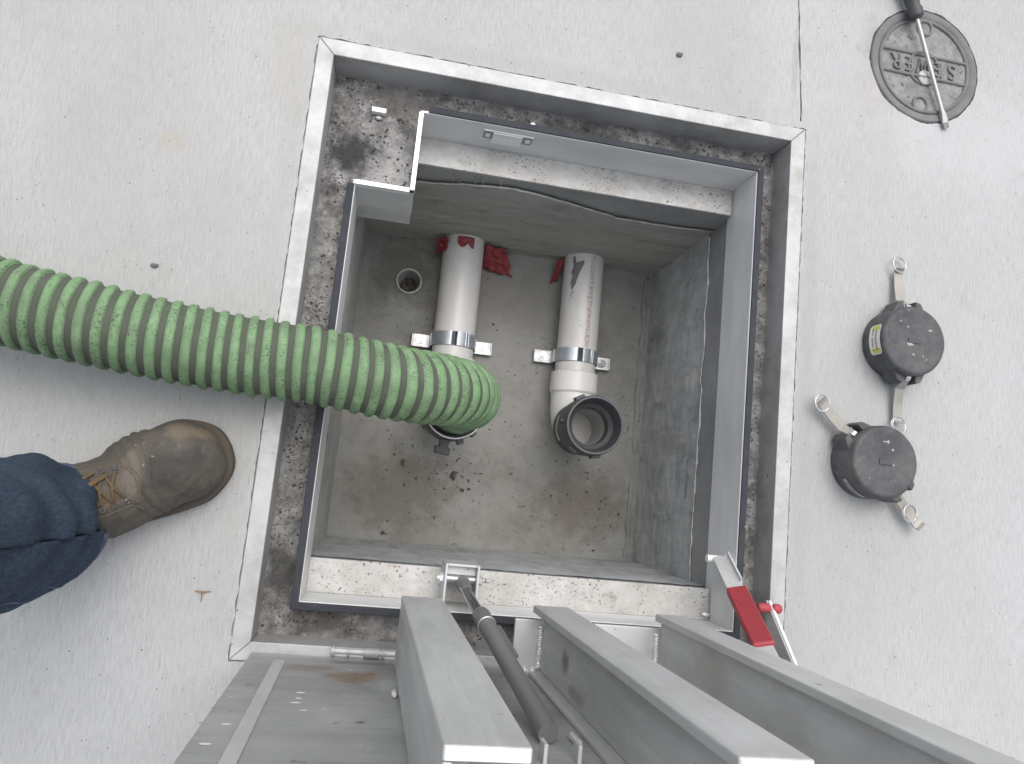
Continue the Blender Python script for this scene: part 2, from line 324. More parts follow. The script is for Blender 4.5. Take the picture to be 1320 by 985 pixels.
pave = struct(put('pavement', bm, M['pave']))
bm = B()
ringwall(bm, offset(FO, .0001), offset(FO, .02), -.02, -.0035)
box(bm, .55, .66, .676, 8, -.02, -.006)
lathe(bm, (SC[0], SC[1], 0), [(SR+.03, -.03), (SR+.03, -.008)], seg=48)
struct(put('joint_soil', bm, M['filler']))

# ---------------------------------------------------------------- pit
def sheet(fn, nu, nv, keep=None):
    bm = B(); V = [[bm.verts.new(fn(i/nu, j/nv)) for i in range(nu+1)] for j in range(nv+1)]
    for j in range(nv):
        for i in range(nu): bm.faces.new([V[j][i], V[j][i+1], V[j+1][i+1], V[j+1][i]])
    return bm
PX0, PX1, PY0, PY1 = -.089, .575, -.1365, .523
def floor_fn(u, v):
    x = PX0-.004+u*(PX1-PX0+.008); y = PY0-.004+v*(PY1-PY0+.008)
    d = min(x-PX0, PX1-x, y-PY0, PY1-y)
    return (x, y, FZ+.0016*fbm((x, y, 0), 14)+.0008*fbm((x, y, 4), 90)+.008*max(0, 1-d/.02)**2)
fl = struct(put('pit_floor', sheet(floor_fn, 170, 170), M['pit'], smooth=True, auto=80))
def wtop(x):   # ragged top line of the concrete on the far wall
    pts = [(-.1, -.185), (.0, -.175), (.04, -.168), (.10, -.15), (.17, -.136), (.23, -.145), (.30, -.165), (.39, -.192), (.50, -.192), (.6, -.18)]
    for (a, za), (b, zb) in zip(pts, pts[1:]):
        if a <= x <= b: return za+(zb-za)*(x-a)/(b-a)+.003*fbm((x, 0, 0), 40)
    return -.18
def far(u, v):
    x = PX0-.01+u*(PX1-PX0+.02); z1 = wtop(x); z = FZ-.01+(z1-FZ+.01)*v; e = .003*max(0, 1-(1-v)*60)
    return (x, PY1+.0015+.0012*fbm((x, 0, z), 9)*min(1,(1-v)*8)+.0008*fbm((x, 2, z), 50)-e*.6, z)
bm = sheet(far, 160, 90)
# thin curved slurry ridge and drips running down the skirt
rid = [(x/1000, PY1-.0035, wtop(x/1000)+.001) for x in range(-85, 560, 5)]
tube(bm, rid, [.0016+.001*fbm(p, 60) for p in rid], 6)
for x, zt in ((.065, -.118), (.077, -.112), (.106, -.113), (.118, -.112), (.15, -.12)):
    pts = [(x+.004*fbm((x, z, 0), 30)-(z+.11)*.08, PY1+.0015, z) for z in [zt-(zt-wtop(x))*k/8 for k in range(9)]]
    tube(bm, pts, [.0012+.0008*fbm(p, 90) for p in pts], 6)
struct(put('pit_wall_far', bm, M['pitwall_top'], smooth=True, auto=60))
bm = B(); rid = [(PX1+.0026, y/1000, -.2+.006*fbm((0, y/1000, 0), 9)+.003*fbm((0, y/1000, 3), 40)+.001) for y in range(-138, 522, 5)]
tube(bm, rid, [.0014+.0009*fbm(p, 60) for p in rid], 6)
struct(put('pit_mortar_line', bm, M['ledge'], smooth=True))
def right(u, v):
    y = PY0-.01+u*(PY1-PY0+.02); z1 = -.2+.006*fbm((0, y, 0), 9)+.003*fbm((0, y, 3), 40); z = FZ-.01+(z1-FZ+.01)*v
    return (PX1+.0032+.002*fbm((1, y, z), 9)*min(1,(1-v)*8)+.0008*fbm((2, y, z), 50)-.0015*max(0, 1-(1-v)*50), y, z)
struct(put('pit_wall_right', sheet(right, 160, 80), M['pitwall_side'], smooth=True, auto=60))
def left(u, v):
    y = PY0-.01+u*(PY1-PY0+.02); z = FZ-.01+(-.15-FZ+.01)*v
    return (PX0+.001+.002*fbm((1, y, z), 9), y, z)
struct(put('pit_wall_left', sheet(left, 120, 60), M['pitwall_top'], smooth=True, auto=60))
def near(u, v):
    x = PX0-.01+u*(PX1-PX0+.02); z1 = -.135+.004*fbm((x, 5, 0), 12); z = FZ-.01+(z1-FZ+.01)*v
    return (x, PY0+.0002+.001*fbm((x, 9, z), 9), z)
struct(put('pit_wall_near', sheet(near, 120, 60), M['pitwall_side'], smooth=True, auto=60))
bm = B(); box(bm, -2, 3, -2, 3, -.8, -.6); struct(put('subsoil', bm, M['filler']))
# ragged mortar fillet along the right foot of the pit
bm = B(); pts = [(PX1-.008+.005*fbm((0, y/100, 0), 14), y/100, FZ+.001) for y in range(-13, 53)]
tube(bm, pts, [.006+.005*fbm(p, 22) for p in pts], 8)
struct(put('pit_floor_fillet', bm, M['pit'], smooth=True))

# ---------------------------------------------------------------- access hatch
H = thing('access_hatch', 'open rectangular aluminium floor hatch set in the concrete with its beamed lid standing up', 'hatch', (.24, .19, 0))
bm = B(); ringwall(bm, FI, FO, -.06, .0012, gap=.00022)
fr = put('frame', bm, M['frame'], H, bevel=.0012)
# gutter channel between frame and rim
bm = B(); st = .0032; RO = offset(RIM, .0026); V = {}
def gv(i, j):
    if (i, j) not in V:
        x = -.143+i*st; y = -.244+j*st
        d = max(0, min(1, (x+.09)/.02)) if False else 0
        z = GZ+.0035*fbm((x, y, 0), 28, 5)+.0016*fbm((x, y, 9), 120, 3)
        # heaped grit in the near left part
        z += .008*math.exp(-((x-.02)/.05)**2-((y+.222)/.02)**2)*(1+.5*fbm((x, y, 2), 90))
        V[i, j] = bm.verts.new((x, y, z))
    return V[i, j]
ni, nj = int(.769/st)+1, int(.875/st)+1
for i in range(ni):
    for j in range(nj):
        x = -.143+(i+.5)*st; y = -.244+(j+.5)*st
        if x > .628 or y > .633 or inside(RO, x, y): continue
        bm.faces.new([gv(i, j), gv(i+1, j), gv(i+1, j+1), gv(i, j+1)])
gut = put('gutter', bm, M['gutter'], H, smooth=True, auto=80)
bm = B(); rng = random.Random(3)
for k in range(700):
    s = rng.random()
    if s < .3: x, y = rng.uniform(-.138, .62), rng.uniform(.59, .627)
    elif s < .55: x, y = rng.uniform(-.138, -.1), rng.uniform(-.24, .62)
    elif s < .72: x, y = rng.uniform(.588, .62), rng.uniform(-.24, .62)
    elif s < .88: x, y = rng.gauss(.02, .06), rng.uniform(-.24, -.205)
    else: x, y = rng.uniform(-.08, -.004), rng.uniform(.45, .575)
    if inside(RO, x, y) or not inside(FI, x, y): continue
    ball(bm, (x, y, GZ+.001+.0035*fbm((x, y, 0), 28, 5)), rng.choice((.0008, .0011, .0016, .0024)), 1, (1, rng.uniform(.6, 1), .7), .5)
put('gutter_grit', bm, M['debris'], H)['kind'] = 'stuff'
# rim: upright wall round the pit, rubber gasket on its outside
bm = B(); R2 = offset(RIM, .004)
ringwall(bm, RIM, R2, -.125, -.02)
put('rim', bm, M['rim'], H, bevel=.0006)
bm = B(); A_ = offset(RIM, .0014); C_ = offset(RIM, .0125)
A2 = [list(p) for p in A_]; C2 = [list(p) for p in C_]
for i, j in ((0, 1), (1, 2), (2, 3), (5, 0)):
    a, b_, c, d = Vector(A_[i]), Vector(A_[j]), Vector(C_[j]), Vector(C_[i])
    if i == 2: b_.x = .012; c.x = .012
    if i == 5: a.y = .437; d.y = .437
    # rounded rubber section swept along the edge
    for z0, z1, k0, k1 in ((-.05, -.0201, .26, 1), (-.0199, -.0165, .0, .9)):
        q = [a.lerp(d, k0), b_.lerp(c, k0), b_.lerp(c, k1), a.lerp(d, k1)]
        hexa(bm, [(p.x, p.y, z0) for p in q]+[(p.x, p.y, z1) for p in q])
put('gasket', bm, M['gasket'], H)
bm = B()   # bright saw-cut edges round the notch
box(bm, -.003, .0045, .441, .571, -.03, -.0155); box(bm, -.0868, -.0035, .4365, .444, -.03, -.0155)
put('notch_edge', bm, M['cut'], H, bevel=.0008)
bm = B(); box(bm, -.088, .003, .4455, .575, -.19, -.066); put('notch_box', bm, M['rim'], H)
bm = B(); box(bm, -.078, -.055, .572, .580, GZ, GZ+.012); put('drain_tab', bm, M['cut'], H, bevel=.0008)
bm = B(); ball(bm, (-.066, .566, GZ+.003), .006, 2, (1, .6, .6)); put('notch_rivet', bm, M['frame'], H, smooth=True)
# ledges and skirts
bm = B(); box(bm, .004, .5749, .525, .5719, LZ-.006, LZ); put('ledge', bm, M['ledge'], H, bevel=.001)
bm = B(); box(bm, -.0858, .5749, -.1879, -.1358, LZ-.006, LZ); put('ledge', bm, M['ledge'], H, bevel=.001)
bm = B()
box(bm, -.095, .585, .5255, .529, -.25, LZ-.0065)
box(bm, .5795, .583, -.19, .525, -.25, LZ-.02)
box(bm, -.097, -.0925, -.19, .525, -.25, LZ-.0205)
box(bm, -.092, .579, -.1415, -.1375, -.25, LZ-.0065)
put('skirt', bm, M['skirt'], H)
bm = B()   # crinkled weld line at far right corner of the ledge
pts = [(.5735, .5719-k*.0024, LZ+.001) for k in range(20)]; tube(bm, pts, [.0014+.0012*fbm(p, 200) for p in pts], 6)
put('corner_weld', bm, M['skirt'], H, smooth=True); bm = B()
pts = [(.5735, -.186+k*.0024, LZ+.001) for k in range(21)]; tube(bm, pts, [.0014+.0012*fbm(p, 200) for p in pts], 6)
put('corner_weld', bm, M['skirt'], H, smooth=True)
# striker plate
sp = put('striker_plate', box(B(), .120, .169, .5675, .5717, -.074, -.038), M['cut'], H, bevel=.0008)
bm = B(); box(bm, .104, .187, .5690, .5717, -.0378, -.0345); put('striker_flange', bm, M['cut'], sp, bevel=.0005)
for x in (.105, .172):
    bm = B(); box(bm, x, x+.0145, .5700, .5716, -.064, -.039); put('striker_tab', bm, M['skirt'], sp)
    bm = B(); box(bm, x+.003, x+.011, .5685, .5698, -.056, -.046); put('striker_window', bm, M['cut'], sp)
for x, y in ((.125, .589), (.18, .585), (.578, .577)):
    bm = B(); ball(bm, (x, y, -.0185 if y < .587 else GZ+.022), .0042, 2, (1, .7, .5)); put('rivet', bm, M['cut'], H, smooth=True)
# hinge on the near frame
hg = put('hinge', box(B(), -.032, .06, -.2548, -.243, .0015, .0035), M['rim'], H, bevel=.0006)
for a, b_ in ((-.032, -.028), (-.011, -.008), (.012, .033), (.0365, .04)):
    put('knuckle', tube(B(), [(a, -.247, .006), (b_, -.247, .006)], .0075, 20), M['lid'], hg, smooth=True)
put('hinge_pin', tube(B(), [(-.033, -.247, .006), (.06, -.247, .006)], .0042, 14), M['beam'], hg, smooth=True)

# lid standing open
LYF = -.256
lid = put('lid', box(B(), -.139, .622, -.2625, LYF, .003, .84), M['lid'], H, bevel=.0015)
bm = B(); hexa(bm, [(-.104, LYF, .045), (-.089, LYF, .045), (-.089, LYF+.0025, .045), (-.104, LYF+.0025, .045), (-.101, LYF, .8), (-.086, LYF, .8), (-.086, LYF+.0025, .8), (-.101, LYF+.0025, .8)])
put('seam_strip', bm, M['beam'], lid, bevel=.0008)
bm = B()
rng = random.Random(11)
for k in range(11):
    x = rng.uniform(-.13, .03); z = rng.uniform(.04, .36); bm = ball(B(), (x, LYF+.0001, z), rng.uniform(.001, .003), 1, (2.2, .12, .9)); put('paint_fleck', bm, M['paintfleck'], lid)
FY = -.160
def beam(x0, x1, x0e, x1e, web0, kind, ze=.62):
    bm = B(); zs, z1 = .048, ze
    def pr(a0, a1, e0, e1, y0, y1, zz=zs):
        hexa(bm, [(a0, y0, zz), (a1, y0, zz), (a1, y1, zz), (a0, y1, zz), (e0, y0, z1), (e1, y0, z1), (e1, y1, z1), (e0, y1, z1)])
    th = .010
    pr(x0, x1, x0e, x1e, FY-th, FY)                                     # front flange
    dx = x0e-x0
    pr(web0, web0+.007, web0+dx, web0+.007+dx, LYF+.007, FY-th-.0002)   # web
    pr(x0+.002, x1-.002, x0e+.002, x1e-.002, LYF+.0003, LYF+.0068)      # back flange on the lid
    o = put('lid_beam', bm, M['beam'], lid, bevel=.0016)
    bm = B(); c0 = FY-th
    hexa(bm, [(x0e+.0015, c0+.001, z1), (x1e-.0015, c0+.001, z1), (x1e-.0015, FY-.001, z1), (x0e+.0015, FY-.001, z1)]+[(x0e+.0015, c0+.001, z1+.0005), (x1e-.0015, c0+.001, z1+.0005), (x1e-.0015, FY-.001, z1+.0005), (x0e+.0015, FY-.001, z1+.0005)])
    put('cut_end', bm, M['cut'], lid)
    return o
b1 = beam(.053, .109, .060, .117, .0532, 'c')
b2 = beam(.238, .289, .2555, .3105, .256, 'i', .621)
b3 = beam(.419, .463, .440, .486, .4285, 'i', .66)
# end plate welded between beams and lid
put('end_plate', box(B(), .2155, .505, LYF+.0005, -.181, .036, .0425), M['plate'], lid, bevel=.0012)
def bead(path, r=.0052):
    a, b_ = map(Vector, path); n = int((b_-a).length/.0006); bm = B(); pts = []; rr = []
    for k in range(n+1):
        p = a.lerp(b_, k/n); t = k*.0006; pts.append(p+Vector((.0006*noise.noise(Vector((t*300, 1, 0))), .0006*noise.noise(Vector((t*300, 5, 0))), -r*.35)))
        rr.append(r*(.86+.14*abs(math.sin(t*math.pi/.0032))+.10*noise.noise(Vector((t*400, 9, 2))))*min(1, .55+k*.12, .55+(n-k)*.12))
    return tube(bm, pts, rr, 16)
put('weld_bead', bead([(.2535, -.186, .044), (.2535, -.247, .044)], .0066), M['weld'], lid, smooth=True)
put('weld_bead', bead([(.250, -.2515, .044), (.222, -.2515, .044)], .0082), M['weld'], lid, smooth=True)
put('weld_bead', bead([(.426, -.186, .044), (.4255, -.25, .044)], .0066), M['weld'], lid, smooth=True)
put('weld_bead', bead([(.051, -.252, .175), (.051, -.252, .19)], .004), M['weld'], lid, smooth=True)
put('weld_bead', bead([(.234, -.252, .30), (.236, -.252, .33)], .004), M['weld'], lid, smooth=True)
bm = B(); ball(bm, (.566, -.178, -.098), .005, 2, (1.4, 1, .7), .4); put('corner_bead', bm, M['weld'], H, smooth=True)

# lift strut and its bracket
P0 = Vector((.1475, -.150, -.062)); P1 = Vector((.2055, -.2475, .335)); dP = (P1-P0).normalized()
stt = put('lift_strut', tube(B(), [P0+dP*.115, P0+dP*.122, P0+dP*.15, P0+dP*.152, P0+dP*.40], [.0112, .0126, .0126, .0112, .0112], 28), M['strut'], H, smooth=True)
put('strut_rod', tube(B(), [P0+dP*.02, P0+dP*.116], .0062, 20), M['rod'], stt, smooth=True)
q2 = Vector((.004, .0, 0))
put('strut_rod', tube(B(), [P0+dP*.02+Vector((-.0085, .0, 0)), P0+dP*.116+Vector((-.0085, 0, 0))], .0022, 12), M['steel'], stt, smooth=True)
bm = B(); tube(bm, [P0-dP*.008, P0+dP*.006, P0+dP*.026, P0+dP*.034], [.009, .0115, .0105, .0075], 8); put('rod_end', bm, M['debris'] if False else M['strut'], stt, smooth=True)
bm = B(); torus(bm, P0+dP*.151, .0121, .0012, dP); put('strut_collar', bm, M['steel'], stt, smooth=True)
off = Vector((.0145, .0, .010))
put('strut_side_tube', tube(B(), [P0+dP*.15+off, P0+dP*.23+off], .0036, 12), M['strut'], stt, smooth=True)
bm = B(); put('strut_lug', box(B(), .187, .191, LYF, LYF+.018, .355, .375), M['beam'], lid, bevel=.0006); put('strut_lug', box(B(), .221, .225, LYF, LYF+.018, .355, .375), M['beam'], lid, bevel=.0006)
bk = B(); box(bk, .1185, .1222, -.186, -.1225, LZ+.0002, -.043); box(bk, .1675, .1712, -.186, -.1225, LZ+.0002, -.043)
box(bk, .1224, .1673, -.1262, -.1225, LZ+.0002, -.047); box(bk, .1224, .1673, -.140, -.1264, -.064, -.060)
bk = put('strut_bracket', bk, M['plate'], H, bevel=.0008)
put('bracket_bolt', hexbolt(B(), (.1183, -.146, -.062), .0075, .0055, (-1, 0, 0)), M['cut'], bk, bevel=.0004)
put('bracket_bolt', tube(B(), [(.1223, -.146, -.062), (.1672, -.146, -.062)], .0055, 16), M['steel'], bk, smooth=True)
bm = hexbolt(B(), (.1714, -.146, -.062), .0075, .006, (1, 0, 0)); tube(bm, [(.177, -.146, -.062), (.19, -.146, -.062)], .0036, 12); put('bracket_bolt', bm, M['ledge'], bk)

# hold-open arm with red grip
def bar(bm, a, b_, wv, th):
    a, b_, wv, th = map(Vector, (a, b_, wv, th)); return hexa(bm, [a-wv-th, b_-wv-th, b_+wv-th, a+wv-th, a-wv+th, b_-wv+th, b_+wv+th, a+wv+th])
A0 = Vector((.560, -.078, -.045)); A1 = Vector((.541, -.192, .155)); ax = (A1-A0).normalized()
wv = Vector((.016, .006, .0)); wv = (wv-ax*wv.dot(ax)).normalized(); tn = ax.cross(wv).normalized()
arm = put('hold_open_arm', bar(B(), A0, A1, wv*.0125, tn*.0018), M['beam'], H, bevel=.0006)
bm = bar(B(), A0, A0.lerp(A1, .3), wv*.001, tn*.005)
bmesh.ops.translate(bm, verts=bm.verts, vec=wv*.0132+tn*.003); put('arm_edge', bm, M['cut'], arm)
g0 = A0.lerp(A1, .36); g1 = A0.lerp(A1, .90)
bm = bar(B(), g0, g1, wv*.0150, tn*.007)
gr = put('grip', bm, M['red'], arm, bevel=.003, seg=3)
bm = B()
for k in range(9):
    s = -.0124+k*.0031; up = tn*(.0072 if tn.z > 0 else -.0072)
    tube(bm, [g0+wv*s+up+ax*.004, g1+wv*s+up-ax*.004], .0009, 8)
put('grip_ribs', bm, M['red'], gr, smooth=True)
bm = hexbolt(B(), (.5745, -.082, -.052), .0085, .004, (-1, 0, 0)); tube(bm, [(.574, -.082, -.052), (.540, -.082, -.052)], .006, 14); put('arm_pivot', bm, M['cut'], arm, smooth=True)
# lid side bracket with the red locking pin
XB = .606
bm = prism(B(), [(XB, -.132, .022), (XB, -.150, .020), (XB, -.2555, .05), (XB, -.2555, .16), (XB, -.215, .11)], (.004, 0, 0))
put('lid_lug', bm, M['beam'], lid, bevel=.0006)
put('lid_lug_edge', bar(B(), (XB+.0045, -.133, .0245), (XB+.0045, -.216, .1115), (.0022, 0, 0), (0, .0012, .0012)), M['cut'], lid)
bm = B(); 
for a, b_ in ((.586, .6055), (.6105, .624)): tube(bm, [(a, -.142, .034), (a+.003, -.142, .034), (b_-.003, -.142, .034), (b_, -.142, .034)], [.005, .0072, .0072, .005], 20)
put('locking_pin', bm, M['red'], lid, smooth=True)

# ---------------------------------------------------------------- floor drain
D = thing('floor_drain', 'small round open drain socket cast in the pit floor beside the left pipe', 'drain', (.0178, .428, FZ))
DX, DY = .0182, .4287
put('socket', lathe(B(), (DX, DY, FZ), [(.0285, -.002), (.0285, .0045), (.0245, .0045), (.0235, -.012), (.019, -.045)], cap0=False, cap1=True), M['pitwall_side'], D, smooth=True)
bm = B(); torus(bm, (DX, DY, FZ+.004), .0272, .0018); put('socket_lip', bm, M['ledge'], D, smooth=True)
bm = B()
for k in range(9): ball(bm, (DX+random.uniform(-.011, .011), DY+random.uniform(-.011, .011), FZ-.035), .006, 1, rough=.5)
lathe(bm, (DX, DY, FZ), [(.019, -.05), (.0185, -.04)], seg=24)
put('drain_sludge', bm, M['debris'], D)
bmx = bmesh.new(); bmx.from_mesh(fl.data)      # open the floor where the socket sits
dl = [f for f in bmx.faces if (f.calc_center_median()-Vector((DX, DY, f.calc_center_median().z))).length < .0265]
bmesh.ops.delete(bmx, geom=dl, context='FACES'); bmx.to_mesh(fl.data); bmx.free()

# ---------------------------------------------------------------- sewer pipes
PR, PZ = .0445, -.4735; AY = .1345; AT = -.278
def wrap_text(bm, X, ang, zc):       # lay a flat bmesh (x along pipe, y round it) on the pipe
    for v in bm.verts:
        a = ang+v.co.y/PR; s = v.co.x
        v.co = Vector((X+(PR+.0003)*math.sin(a), zc-s, PZ+(PR+.0003)*math.cos(a)))
def sewer_pipe(X, label, name, first):
    t = thing('sewer_pipe', label, 'pipe', (X, .33, FZ), 'white sewer pipes entering the pit')
    p = put('pipe', tube(B(), [(X, .56, PZ), (X, .222, PZ)], PR, 64), M['pvc'], t, smooth=True)
    # elbow turning up
    pts = [(X, .2615, PZ), (X, .260, PZ), (X, .2185, PZ), (X, .2175, PZ), (X, .212, PZ)]
    rad = [.049, .0515, .0525, .0515, .0485]
    ctr = (.212-AY)
    for k in range(1, 13):
        a = R_(90*k/12); pts.append((X, .212-ctr*math.sin(a), PZ+ctr*(1-math.cos(a)))); rad.append(.0482)
    pts += [(X, AY, PZ+ctr+.004)]; rad += [.0515]
    put('elbow', tube(B(), pts, rad, 56, cap=False), M['elbow'], t, smooth=True, auto=30)
    # strap
    bm = B(); n = 28; prof = []
    for k in range(n+1):
        a = math.pi*k/n; prof.append((X-math.cos(a)*(PR+.0008), max(-.512, PZ+math.sin(a)*(PR+.0008))))
    for w0, w1, y0, y1 in ((0, .0028, .283, .312),):
        for (xa, za), (xb, zb) in zip(prof, prof[1:]):
            def o_(x, z): d = Vector((x-X, z-PZ)).normalized()*w1; return x+d.x, z+d.y
            (xc, zc), (xd, zd) = o_(xa, za), o_(xb, zb)
            hexa(bm, [(xa, y0, za), (xb, y0, zb), (xd, y0, zd), (xc, y0, zc), (xa, y1, za), (xb, y1, zb), (xd, y1, zd), (xc, y1, zc)])
    bmesh.ops.remove_doubles(bm, verts=bm.verts, dist=1e-6)
    sp = put('strap', bm, M['zinc'], t, smooth=True)
    for s in (-1, 1):
        bm = B(); xs = sorted((X+s*.0472, X+s*.050)); box(bm, xs[0], xs[1], .2835, .3115, -.508, -.478)
        xs = sorted((X+s*.050, X+s*.086)); box(bm, xs[0], xs[1], .2835, .3115, -.508, -.5052)
        xs = sorted((X+s*.0862, X+s*.0888)); box(bm, xs[0], xs[1], .2835, .3115, -.519, -.5035)
        put('strap_ear', bm, M['zincear'], sp, bevel=.0005)
        bm = hexbolt(B(), (X+s*.068, .2975, -.505), .0078, .0055); lathe(bm, (X+s*.068, .2975, -.5049), [(.0105, 0), (.0105, .0014)], seg=24)
        put('strap_bolt', bm, M['rod'], sp)
    return t, p
pl, plp = sewer_pipe(.1275, 'plain white pvc sewer pipe under the end of the green hose', 'l', True)
pr_, prp = sewer_pipe(.4015, 'white pvc sewer pipe with red printing and an open black collar', 'r', False)
bm = textmesh('PVC-1120 SCH.40 PR 260 PSI @ 73°F NSF-PW ASTM D-1785 DWV', .0145)
for v in bm.verts: v.co.x *= .6
xs = [v.co.x for v in bm.verts]; sc = .205/(max(xs)-min(xs))
for v in bm.verts: v.co.x *= sc
wrap_text(bm, .4015, R_(12), .418); put('red_lettering', bm, M['redink'], prp)
bm = B()   # dark torn residue near the wall end
out = [(-.10, -.016), (-.085, -.013), (-.088, -.003), (-.09, .006), (-.080, .004), (-.060, -.004), (-.048, -.008), (-.040, -.010), (-.030, -.0135), (-.022, -.019), (-.030, -.022), (-.042, -.023), (-.055, -.020), (-.062, -.024), (-.075, -.019), (-.085, -.021), (-.1, -.022)]
out = [(a, b) for a, b in out]
vs = [bm.verts.new((a+.002*fbm((a, b, 0), 300), b+.001*fbm((a, b, 3), 300), 0)) for a, b in jag(out, .002, .0008, sc=200)]
f = bm.faces.new(vs); bmesh.ops.triangulate(bm, faces=[f]); bmesh.ops.subdivide_edges(bm, edges=bm.edges[:], cuts=1)
wrap_text(bm, .4015, R_(-20), .418); put('glue_residue', bm, M['residue'], prp)
for c in ((-.018, -.016, .004), (-.012, -.020, .003), (-.006, -.018, .002), (.0, -.022, .002), (-.035, .0, .001), (.045, .004, .0012), (.03, -.015, .001), (-.02, .006, .001)):
    bm = B(); v = [bm.verts.new((c[0]+c[2]*math.cos(a)*random.uniform(.6, 1.2), c[1]+c[2]*math.sin(a)*.6*random.uniform(.6, 1.2), 0)) for a in [2*math.pi*k/9 for k in range(9)]]; bm.faces.new(v)
    wrap_text(bm, .4015, R_(-20), .418); put('glue_speck', bm, M['residue'], prp)
# faint grey stamp in the middle of the pipe: broken strokes
bm = B()
for a, b in ((0, 0), (.003, .004), (.0055, -.002), (.008, .003), (.010, -.001), (.0125, .004), (.0135, 0)):
    l = random.uniform(.002, .0045); v = [bm.verts.new(p) for p in ((a, b, 0), (a+.0007, b, 0), (a+.0007, b+l, 0), (a, b+l, 0))]; bm.faces.new(v)
wrap_text(bm, .4015, R_(-12), .372); put('faint_stamp', bm, M['residue'], prp)
# open black collar on the right pipe
z0 = PZ+(.212-AY)-.012
prof = [(.050, z0), (.054, z0+.001), (.054, z0+.016), (.0515, z0+.018), (.0515, z0+.05), (.0575, z0+.056), (.0585, AT-.006), (.0565, AT), (.0525, AT), (.0510, AT-.004), (.0455, AT-.030), (.0375, AT-.036), (.0370, AT-.075)]
col = put('collar', lathe(B(), (.4015, AY, 0), prof, seg=72, cap0=False, cap1=False), M['black'], pr_, smooth=True)
bm = lathe(B(), (.4015, AY, 0), [(.0368, AT-.06), (.0366, AT-.15)], seg=48, cap0=False, cap1=True); put('bore', bm, M['pvcin'], pr_, smooth=True)
for a in (118, 176, 236, 282):
    bm = B(); c, s = math.cos(R_(a)), math.sin(R_(a)); wd = .012 if a in (236, 282, 118) else .004
    q = [(r*c-k*s, r*s+k*c) for r, k in ((.052, -wd), (.064, -wd*.75), (.064, wd*.75), (.052, wd))]
    prism(bm, [(.4015+x, AY+y, AT-.042) for x, y in q], (0, 0, .022)); put('lug', bm, M['black'], col, bevel=.0012)
def side_label(cx, cy, r, a0, a1, z0, z1, mat, parent, name='label', sh=0.):
    bm = B(); n = 14; rows = []
    for k in range(n+1):
        a = R_(a0+(a1-a0)*k/n); e = .12*(z1-z0) if k in (0, n) else 0
        rows.append((bm.verts.new((cx+r*math.cos(a), cy+r*math.sin(a), z0+e)), bm.verts.new((cx+(r+sh)*math.cos(a), cy+(r+sh)*math.sin(a), z1-e))))
    for p, q in zip(rows, rows[1:]): bm.faces.new([p[0], q[0], q[1], p[1]])
    return put(name, bm, mat, parent)
lb = side_label(.4015, AY, .0524, 155, 215, z0+.020, z0+.032, M['label'], col)
for k in range(16):
    a = 160+k*3.2+random.uniform(-.4, .4); side_label(.4015, AY, .0527, a, a+1.7, z0+.023, z0+.023+random.uniform(.003, .006), M['ink'], lb, 'label_print') if k < 14 else None

# ---------------------------------------------------------------- suction hose with coupler
HX = .1275
Hs = thing('suction_hose', 'thick green ribbed suction hose running from the left into the pit', 'hose', (-.1, .13, 0))
ctrl = [(HX, .1325, -.275), (HX+.005, .137, -.215), (HX+.0095, .139, -.15), (HX+.002, .138, -.085), (HX-.019, .1355, -.03), (.068, .1325, .014), (.018, .1295, .047), (-.04, .132, .064), (-.1055, .1375, .073),
        (-.205, .1395, .082), (-.300, .145, .095), (-.395, .1545, .105), (-.490, .167, .11), (-.60, .190, .108), (-.74, .23, .095), (-.88, .28, .085), (-1.05, .36, .056), (-1.3, .50, .053), (-1.6, .72, .053)]
cl = spline(ctrl, 24)
acc = [0]
for a, b_ in zip(cl, cl[1:]): acc.append(acc[-1]+(b_-a).length)
total = acc[-1]
fr_ = frames(cl)
def at_s(s):
    s = max(0, min(total-1e-6, s)); lo = 0; hi = len(acc)-1
    while hi-lo > 1:
        mid = (lo+hi)//2
        if acc[mid] <= s: lo = mid
        else: hi = mid
    f = (s-acc[lo])/(acc[lo+1]-acc[lo]); A, C = fr_[lo], fr_[lo+1]
    return A[0].lerp(C[0], f), A[2].lerp(C[2], f).normalized(), A[3].lerp(C[3], f).normalized()
pitch = .0197; seg = 60
# across one pitch: (fraction, radius); the green rib stands proud of the grey groove
prof = [(0, .0487), (.02, .0489), (.05, .0509), (.10, .0522), (.24, .0527), (.40, .0523), (.51, .0515), (.585, .0502), (.63, .0487), (.82, .0484)]
green = [False, True, True, True, True, True, True, True, False, False]
prof = [(f, r*1.022) for f, r in prof]
turns = int(total/pitch)-1
bm = B(); rows = []
for k in range(turns*seg+1):
    th = 2*math.pi*k/seg; row = []
    for f, r in prof:
        s = (k/seg+f)*pitch; s += .0012*noise.noise(Vector((s*25, 3.3, 0)))+.0008*noise.noise(Vector((s*40, math.cos(th)*1.5, math.sin(th)*1.5))); p, n, b_ = at_s(s)
        r2 = r+(.0012*noise.noise(Vector((s*60, math.cos(th)*2.2, math.sin(th)*2.2)))+.0005*noise.noise(Vector((s*300, math.cos(th)*9, math.sin(th)*9))) if r > .05 else 0)
        r2 *= .88+.12*min(1, s/.27)**.8
        row.append(bm.verts.new(p+n*(math.cos(th)*r2)+b_*(math.sin(th)*r2)))
    rows.append(row)
for k in range(turns*seg):
    A, C = rows[k], rows[k+1]; m = len(prof)
    for j in range(m-1):
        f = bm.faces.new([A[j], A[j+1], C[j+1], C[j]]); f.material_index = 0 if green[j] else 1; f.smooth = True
    if k+seg+1 < len(rows):
        f = bm.faces.new([A[m-1], rows[k+seg][0], rows[k+seg+1][0], C[m-1]]); f.material_index = 1; f.smooth = True
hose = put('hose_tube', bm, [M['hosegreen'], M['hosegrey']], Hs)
cz = AT-.07
